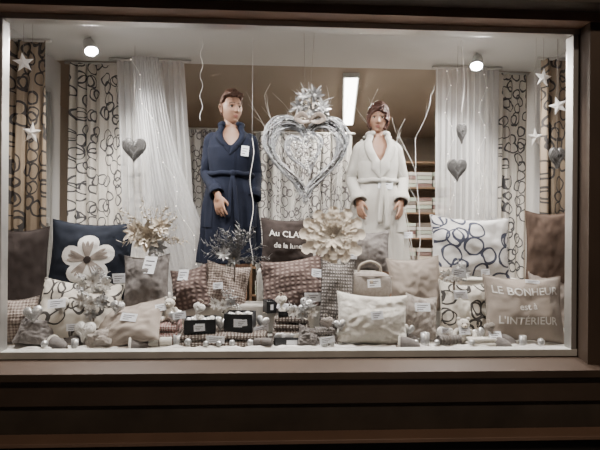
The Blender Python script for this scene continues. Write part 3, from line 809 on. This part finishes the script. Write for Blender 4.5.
def make_head(parent, loc, rot, fem, hairmat):
    seg, ring = 120, 90; vs = []; dirs = []
    for i in range(ring+1):
        ph = pi*i/ring
        for j in range(seg):
            th = 2*pi*j/seg; d = Vector((sin(ph)*cos(th), sin(ph)*sin(th), cos(ph))); dirs.append(d); vs.append(head_surface(d, fem))
    groups = {'skin': [], 'lips': [], 'brow': []}; hair = []
    for i in range(ring):
        for j in range(seg):
            f = (i*seg+j, (i+1)*seg+j, (i+1)*seg+(j+1) % seg, i*seg+(j+1) % seg)
            c = sum((vs[k] for k in f), Vector())/4; ax = abs(c.x); g = 'skin'
            if c.y < -.05:
                lw = .021*(1-abs(c.z+.065)/.013)
                if ax < lw and -.076 < c.z < -.054: g = 'lips'
                bz = .0235+.004*sin((ax-.012)/.035*pi)
                if .012 < ax < .047 and abs(c.z-bz) < (.0026 if fem else .0036): g = 'brow'
            groups[g].append(f)
            if fem:
                if (c.y < -.03 and c.z > .050-.40*c.x*1.0 - (.04 if ax > .05 else 0)) or (c.y >= -.03 and c.z > -.065-.4*max(0, c.y)): hair.append(f)
            else:
                if (c.y < -.045 and c.z > .070) or (-.045 <= c.y < .015 and c.z > .035+(.03 if c.y < -.02 else 0)) or (c.y >= .015 and c.z > -.045): hair.append(f)
    e = empty('head', loc, rot); par(e, parent)
    b = MB()
    b.add(vs, groups['skin'], 'skin')
    for g in ('lips', 'brow'):
        i_ = b.mi(g)
        for f in groups[g]: b.f.append(f); b.m.append(i_)
    b.tube([(0, .018, -.05), (0, .022, -.11), (0, .028, -.16)], [.045, .048, .052], 'skin', 24)
    b.obj('face', e)
    b = MB()
    for s_ in (-1, 1):
        b.ell((s_*.030, -.0665, .001), (.0135, .0125, .0095), 'eyew', 20, 12)
        b.ell((s_*.030, -.0768, .001), (.0060, .0032, .0062), 'iris', 14, 8)
        b.tube([(s_*.016, -.0765, -.001), (s_*.024, -.0805, .0080), (s_*.035, -.078, .0080), (s_*.045, -.068, .001)], [.0015, .0028, .0028, .0015], 'brow', 6, 4)
        b.tube([(s_*.017, -.0765, -.003), (s_*.030, -.079, -.0080), (s_*.044, -.069, -.001)], [.0008, .0016, .0008], 'skin', 6, 4)
        X = s_*.072
        b.tube([(X, -.004, -.022), (X+s_*.008, -.008, .002), (X+s_*.014, .004, .022), (X+s_*.018, .018, .018), (X+s_*.014, .018, -.002), (X+s_*.006, .006, -.024), (X, -.002, -.03)],
               [.004, .004, .0045, .0045, .0045, .0055, .004], 'skin', 8, 5)
        b.ell((X+s_*.004, .006, -.002), (.006, .014, .022), 'skin', 14, 10)
    b.obj('eyes_and_ears', e)
    b = MB(); hv = []
    for k, d in enumerate(dirs):
        p = vs[k]; th = .018 if fem else .010
        strand = noise.noise(Vector((d.x*14+3*d.z, d.y*5, d.z*5)))*.006+noise.noise(Vector((d.x*40+8*d.z, d.y*9, d.z*9)))*.003
        if d.z > .3: th += (.012 if not fem else .006)*d.z
        if not fem and d.y < -.2 and d.z > .5: th += .012
        hv.append(Vector((p.x, p.y, p.z))+Vector((d.x, d.y, d.z))*(th+strand))
    used = set(k for f in hair for k in f); mp = {}; nv = []
    for k in used: mp[k] = len(nv); nv.append(hv[k])
    b.add(nv, [tuple(mp[k] for k in f) for f in hair], hairmat)
    ho = b.obj('hair', e); so = ho.modifiers.new('Sol', 'SOLIDIFY'); so.thickness = .022; so.offset = -1
    if fem:
        b = MB()
        for k in range(16):
            t = k/15; x0 = .035-.03*t
            b.tube([(x0, -.072, .105-.01*t), (x0-.03-.01*t, -.098+.01*t, .075), (-.052-.012*t, -.062+.02*t, .03), (-.072-.008*t, -.035+.03*t, -.045-.012*t)], [.006, .009, .010, .005], hairmat, 7, 5)
        for k in range(8):
            t = k/7; b.tube([(.03+.02*t, -.075+.02*t, .095), (.066, -.058+.03*t, .05), (.078, -.03+.04*t, -.05)], [.006, .011, .005], hairmat, 7, 5)
        b.obj('fringe', e)
    else:
        b = MB()
        for k in range(18):
            x = -.05+.1*k/17
            b.tube([(x, -.045, .105), (x*.95+.008, -.078, .112-abs(x)*.3), (x*.9+.016, -.083, .093-abs(x)*.3)], [.007, .008, .004], hairmat, 7, 4)
        b.obj('quiff', e)
    return e
def hand(b, wrist, direc, palmn, s, side):
    z = Vector(direc).normalized(); n = Vector(palmn); n = (n-z*n.dot(z)).normalized(); x = n.cross(z)*side
    mt = Matrix((( *x, 0), (*n, 0), (*z, 0), (0, 0, 0, 1))).transposed(); mt = Matrix.Translation(wrist) @ mt
    b.ell((0, 0, .048), (.040*s, .015*s, .052*s), 'skin', 20, 14, mt, lambda d: 1/((abs(d.x)**2.6+abs(d.y)**2.6+abs(d.z)**2.6)**(1/2.6)))
    b.tube([(0, 0, -.012), (0, 0, .01), (0, 0, .03)], [.025, .025, .024], 'skin', 14, 3, mt)
    for k, (fx, ln, cu) in enumerate([(-.030, .066, .25), (-.010, .076, .32), (.011, .071, .38), (.030, .056, .45)]):
        p = Vector((fx*s, 0, .085-.004*abs(k-1.2))); a = cu*.6; pts = [Vector((fx*s*.8, 0, .06)), p.copy()]; sp = fx*.5
        for q, fr in enumerate((.45, .32, .23)):
            p = p+Vector((sp*fr*.5, sin(a)*ln*fr, cos(a)*ln*fr)); pts.append(p.copy()); a += cu
        b.tube(pts, [.0095, .0095, .0085, .0078, .0062], 'skin', 12, 3, mt)
    b.tube([(-.024*s, .002, .02), (-.044*s, .012, .045), (-.052*s, .022, .068), (-.050*s, .03, .088)], [.013, .011, .0095, .007], 'skin', 12, 3, mt)
def interp(prof, z):
    for (a, b_) in zip(prof[:-1], prof[1:]):
        if a[0] <= z <= b_[0]:
            t = (z-a[0])/(b_[0]-a[0]); t = t*t*(3-2*t)*.5+t*.5
            return [p+(q-p)*t for p, q in zip(a[1:], b_[1:])]
    return list(prof[-1][1:]) if z > prof[-1][0] else list(prof[0][1:])
def mannequin(name, loc, yaw, s, fem):
    A = empty(name, loc, (0, 0, radians(yaw)), s)
    hairm = 'hairR' if fem else 'hairB'; robe = 'whiteR' if fem else 'navyR'
    make_head(A, (0, -.015, 1.535), (radians(4 if fem else 0), radians(3 if fem else -2), radians(-8 if fem else 26)), fem, hairm)
    sh = .135 if fem else .145
    b = MB()
    rings = [(.78, .13, .09), (.86, .155, .105), (.95, .14, .095), (1.03, .115, .085), (1.15, .125, .09), (1.25, .135, .09), (1.32, .13, .078), (1.36, .10, .062), (1.40, .056, .055)]
    vs = []; fs = []; sg = 32
    for z, a, d in rings:
        for j in range(sg): vs.append((a*cos(2*pi*j/sg), d*sin(2*pi*j/sg)+.005, z))
    for i in range(len(rings)-1):
        for j in range(sg): fs.append((i*sg+j, i*sg+(j+1) % sg, (i+1)*sg+(j+1) % sg, (i+1)*sg+j))
    fs.append(tuple(range(sg))[::-1]); fs.append(tuple((len(rings)-1)*sg+j for j in range(sg)))
    b.add(vs, fs, 'skin')
    b.tube([(0, .012, 1.34), (0, .010, 1.42), (0, .004, 1.47)], [.060, .050, .048], 'skin', 24)
    if fem:
        arms = {-1: [(-sh, 0, 1.315), (-.20, .04, 1.07), (-.160, -.125, .90)], 1: [(sh, 0, 1.315), (.205, .04, 1.07), (.160, -.125, .90)]}
    else:
        arms = {-1: [(-sh, 0, 1.315), (-.178, .02, 1.06), (-.085, -.165, .885)], 1: [(sh, 0, 1.315), (.185, .04, 1.06), (.165, -.09, .865)]}
    for q in (-1, 1):
        p = arms[q]; full = (q == -1 and not fem) or fem
        en = Vector(p[2]) if full else Vector(p[1]).lerp(Vector(p[2]), .72)
        m1 = Vector(p[0]).lerp(Vector(p[1]), .4); m2 = Vector(p[1]).lerp(en, .35)
        b.tube([p[0], m1, p[1], m2, en], [.044, .040, .034, .034, .024], 'skin', 18, 3)
        b.tube([(q*.075, 0, .82), (q*.082, -.005, .66), (q*.085, 0, .46), (q*.085, .012, .33), (q*.085, .01, .09)], [.082, .072, .050, .050, .032], 'skin', 20, 4)
        b.ell((q*.09, -.045, .035), (.04, .105, .033), 'skin', 18, 12)
    if not fem:
        hand(b, (-.083, -.170, .880), (.18, -.20, -1), (.5, .9, -.1), 1, 1)
    else:
        hand(b, (-.159, -.128, .895), (.10, -.35, -1), (.8, .6, -.1), .88, 1)
        hand(b, (.159, -.128, .895), (-.10, -.35, -1), (-.8, .6, -.1), .88, -1)
    o = b.obj('body', A)
    rm = o.modifiers.new('R', 'REMESH'); rm.mode = 'VOXEL'; rm.voxel_size = .0042; rm.use_smooth_shade = True
    sm = o.modifiers.new('S', 'SMOOTH'); sm.iterations = 2; sm.factor = .4
    hem = .40
    prof = [(hem, .218, .165), (.6, .208, .158), (.8, .195, .15), (.92, .180, .142), (1.02, .148, .125), (1.06, .145, .123), (1.15, .155, .128), (1.25, .165, .12), (1.30, .162, .107), (1.34, .135, .090), (1.38, .088, .074), (1.42, .068, .066)]
    if fem: prof = [(p[0], p[1]*(.95 if p[0] > 1.0 else 1.04), p[2]) for p in prof]
    z0 = 1.19 if fem else 1.24; zt = 1.42; gm = .56 if fem else .66
    def g(z): return gm*max(0, (z-z0)/(zt-z0))**.85 if z > z0 else -.16
    def S(th, z, off=0):
        a, d = interp(prof, z); low = max(0, (1.02-z)/.6); up = max(0, min(1, (z-1.06)/.1, (1.32-z)/.06))
        fold = 1+low*.06*sin(9*th+1.5*sin(z*4))+low*.04*sin(17*th+z*5)+.010*sin(5*th+z*18)
        fold += up*.05*noise.noise(Vector((th*2.2, z*9, 3 if fem else 8)))+low*.06*noise.noise(Vector((th*3, z*3, 5)))
        sx = sin(th); cy = cos(th); e = .86
        X = (abs(sx)**e)*(1 if sx > 0 else -1)*(a*fold+off); Y = -(abs(cy)**e)*(1 if cy > 0 else -1)*(d*fold+off)
        return Vector((X, Y, z))
    b = MB(); nz_, nt_ = 90, 130; vs = []; fs = []
    for i in range(nz_+1):
        z = hem+(zt-hem)*i/nz_; gg = g(z)
        for j in range(nt_+1):
            u = j/nt_; th = gg+(2*pi-2*gg)*u
            vs.append(S(th, z, .008*u if z < z0 else .0))
    for i in range(nz_):
        for j in range(nt_):
            a = i*(nt_+1)+j; fs.append((a, a+1, a+nt_+2, a+nt_+1))
    b.add(vs, fs, robe, None, [(p[0]+p[1], p[2]) for p in vs])
    ro = b.obj('robe', A); so = ro.modifiers.new('Sol', 'SOLIDIFY'); so.thickness = .006; so.offset = 1
    b = MB(); wl = .058 if fem else .04
    for q in (1, -1):
        vs = []; fs = []; n = 40; m = 6
        zl = 1.06 if fem else z0-.06
        for i in range(n+1):
            z = zl+(zt-zl)*i/n; gg = max(g(z), -.03) if z > z0 else -.03
            a, d = interp(prof, z); tap = min(1, (i+1)/9)
            for j in range(m+1):
                u = j/m; th = gg+u*wl*tap/max(.07, a*.95)
                vs.append(S(th*q, z, .012+.010*sin(pi*u)+(.004 if q == 1 else .0)))
        for i in range(n):
            for j in range(m):
                a = i*(m+1)+j; f = (a, a+1, a+m+2, a+m+1); fs.append(f if q == 1 else f[::-1])
        b.add(vs, fs, robe, None, [(p[0]+p[1], p[2]) for p in vs])
    pts = [S(gm+(2*pi-2*gm)*k/20, zt-.005, .012) for k in range(21)]
    b.tube(pts, [.016]*21, robe, 12, 2)
    if fem:
        for r_, z_ in ((.024, zt-.02), (.03, zt-.05), (.026, zt-.085)):
            pts = [S(pi*.55+pi*.9*k/16, z_, .03) for k in range(17)]
            b.tube(pts, [r_*(.35+.65*sin(pi*k/16)) for k in range(17)], robe, 12, 2)
    co = b.obj('collar', A); so = co.modifiers.new('Sol', 'SOLIDIFY'); so.thickness = .004; so.offset = 1
    b = MB(); rs = .9 if fem else .88
    for q in (-1, 1):
        p = [Vector(v) for v in arms[q]]
        m1 = p[0].lerp(p[1], .35); m2 = p[0].lerp(p[1], .75); m3 = p[1].lerp(p[2], .3); m4 = p[1].lerp(p[2], .7); en = p[1].lerp(p[2], .96 if not fem else 1.1)
        b.tube([p[0]+Vector((-q*.045, 0, .0)), p[0]+Vector((-q*.003, 0, -.008)), m1, m2, p[1], m3, m4, en], [r*rs for r in (.05, .058, .060, .058, .056, .056, .056, .057)], robe, 22, 6, cap=False)
        d = (en-m4).normalized()
        b.tube([en-d*.065, en-d*.06, en-d*.0, en+d*.004], [r*rs for r in (.058, .064, .065, .060)], robe, 22, 1, cap=False)
    for k, v in enumerate(b.v):
        w_ = noise.noise(Vector(v)*16)*.006+noise.noise(Vector((v[0]*8, v[1]*8, v[2]*40)))*.004
        b.v[k] = (v[0]+w_*(1 if v[0] > 0 else -1), v[1]-w_*.7, v[2])
    sl = b.obj('sleeves', A); so = sl.modifiers.new('Sol', 'SOLIDIFY'); so.thickness = .006; so.offset = -1
    b = MB(); zb = 1.045
    pts = [S(2*pi*k/48, zb+.004*sin(k), .012) for k in range(48)]
    b.tube(pts, .020, robe, 8, closed=True)
    b.ell((.02, -.150, zb), (.026, .018, .024), robe, 14, 10)
    for (x1, zz) in ((-.012, .72), (.05, .68)):
        b.tube([(.02, -.155, zb-.01), (.02+(x1-.02)*.5, -.178, .92), (x1, -.190, zz)], [.012, .017, .018], robe, 8, 5, flat=.35)
    for q in (-1, 1):
        vs = []; fs = []
        for i in range(9):
            for j in range(9):
                vs.append(S(q*(.55+.6*j/8), .66+.17*i/8, .018))
        for i in range(8):
            for j in range(8):
                a = i*9+j; fs.append((a, a+1, a+10, a+9))
        b.add(vs, fs, robe, None, [(p[0]+p[1], p[2]) for p in vs])
    b.obj('belt_and_pockets', A)
    b = MB()
    b.lathe([(0, 0), (.17, 0), (.17, .006), (.16, .01), (0, .01)], 'alu', 40); b.obj('stand_base', A)
    return A
mannequin('navy_robe_mannequin', (-.47, 3.25, FL), 4, 1.0, False)
mannequin('white_robe_mannequin', (.63, 3.25, FL), -3, .965, True)

# ------------------------------------------------------------------ price cards, each clipped to the article it belongs to
bpy.context.view_layer.update()
dg = bpy.context.evaluated_depsgraph_get()
spots = [(-1.34, 1.05, .09, .05), (-.88, 1.25, .075, .11), (-.70, 1.18, .07, .07), (-1.10, 1.16, .08, .06), (-.93, .98, .09, .045), (-.48, 1.12, .06, .04),
         (-.30, 1.12, .07, .04), (-.03, .87, .11, .03), (.10, 1.06, .10, .055), (-.08, 1.02, .07, .035), (.13, 1.20, .07, .05), (.38, 1.30, .08, .05), (.47, 1.15, .08, .05), (.44, 1.0, .07, .045),
         (.74, 1.02, .09, .05), (.84, 1.43, .09, .045), (1.0, 1.08, .09, .055), (.96, .90, .06, .045), (1.12, .88, .07, .05), (.19, .93, .07, .03), (-.21, .90, .10, .04), (.16, .87, .09, .035), (1.40, 1.17, .09, .02),
         (-.36, 2.03, .055, .075), (.66, 1.80, .11, .07), (-1.25, .92, .07, .04), (.98, 1.22, .08, .05), (-.66, .99, .07, .04), (-.45, .87, .1, .04), (.85, .90, .05, .03), (-.54, .93, .06, .035), (-.31, .95, .06, .035), (1.25, 1.2, .06, .04), (-.78, 1.02, .06, .04)]
for i, (x, z, w, h) in enumerate(spots):
    ok, p, n, idx, ob, mt = SC.ray_cast(dg, Vector((x, 2.37, z)), Vector((0, 1, 0)))
    if not ok or p.y > 3.3: continue
    n = Vector(n)
    if n.y > 0: n = -n
    n = (n*.45+Vector((0, -1, .1))*.55).normalized()
    b = MB(); b.box((0, 0, 0), (w, .0015, h), 'card')
    for k in range(3): b.box((-w*.08*k, -.0012, h*(.22-.24*k)), (w*(.7-.16*k), .0006, h*.07), 'ink')
    q = n.to_track_quat('-Y', 'Z').to_euler()
    o = b.obj('price_card_part', None, loc=p+n*.008, rot=(q.x, q.y+R.uniform(-.12, .12), q.z), smooth=False)
    root = bpy.data.objects[ob.name]
    while root.parent: root = root.parent
    o.parent = root; o.matrix_parent_inverse = root.matrix_world.inverted()

# ------------------------------------------------------------------ lamps
def spot(name, loc, target, energy, size=90, col=(1, .96, .91), blend=.6, k=1.0):
    e = empty(name, loc)
    b = MB(); d = (Vector(target)-Vector(loc)).normalized(); q = d.to_track_quat('-Z', 'Y').to_matrix().to_4x4()
    b.lathe([(r*k, z*k) for r, z in [(.0, .05), (.03, .05), (.034, .03), (.042, -.03), (.038, -.03), (.03, -.01)]], 'lampw', 24, q)
    b.ell((0, 0, -.022*k), (.036*k, .036*k, .012*k), 'bulb', 16, 8, q)
    b.tube([(0, 0, .03), (0, 0, CT-loc[2])], .006, 'lampw', 8)
    b.obj('housing', e)
    l = bpy.data.lights.new(name+'_bulb', 'SPOT'); l.energy = energy; l.spot_size = radians(size); l.spot_blend = blend; l.color = col; l.shadow_soft_size = .03
    lo = bpy.data.objects.new('bulb', l); COL.objects.link(lo); lo.parent = e; lo.location = d*.06; lo.rotation_euler = d.to_track_quat('-Z', 'Y').to_euler()
spot('ceiling_spotlight', (-1.43, 3.08, 2.72), (-.8, 2.5, 1.3), 130, 150, k=1.15)
spot('ceiling_spotlight', (1.36, 3.18, 2.72), (.9, 2.5, 1.3), 130, 150, k=1.15)
for x in (-1.15, -.35, .4, 1.2): spot('track_spotlight', (x, 2.45, 2.72), (x*.97, 2.9, 1.3), 86, 112)
b = MB()
b.box((0, 0, 0), (.14, 1.7, .04), 'lampw'); b.box((0, 0, -.025), (.11, 1.66, .02), 'tube')
b.obj('fluorescent_lamp', None, loc=(.61, 4.5, CZ-.024), rot=(0, 0, radians(-8)), smooth=False)
l = bpy.data.lights.new('shop_light', 'AREA'); l.shape = 'RECTANGLE'; l.size = .1; l.size_y = 1.6; l.energy = 110; l.color = (1, .93, .82)
lo = bpy.data.objects.new('shop_ceiling_light', l); COL.objects.link(lo); lo.location = (.61, 4.5, CZ-.07)
l = bpy.data.lights.new('street_fill_light', 'POINT'); l.energy = 600; l.color = (1, .82, .64); l.shadow_soft_size = .15  # added unseen fill: brightens facade and display from the street side
lo = bpy.data.objects.new('street_fill_light', l); COL.objects.link(lo); lo.location = (1.5, -2.6, 6.5)
w = bpy.data.worlds.new('World'); SC.world = w; w.use_nodes = True
w.node_tree.nodes['Background'].inputs[0].default_value = (.03, .03, .035, 1); w.node_tree.nodes['Background'].inputs[1].default_value = .5

cam = bpy.data.cameras.new('camera'); cam.sensor_width = 36; cam.lens = 26; cam.clip_start = .05
co = bpy.data.objects.new('camera', cam); COL.objects.link(co)
co.matrix_world = Matrix.Translation((-.1, 0, 1.5)) @ Matrix.Rotation(radians(-2.6), 4, 'Z') @ Matrix.Rotation(radians(90), 4, 'X') @ Matrix.Rotation(radians(.45), 4, 'Z')
SC.camera = co
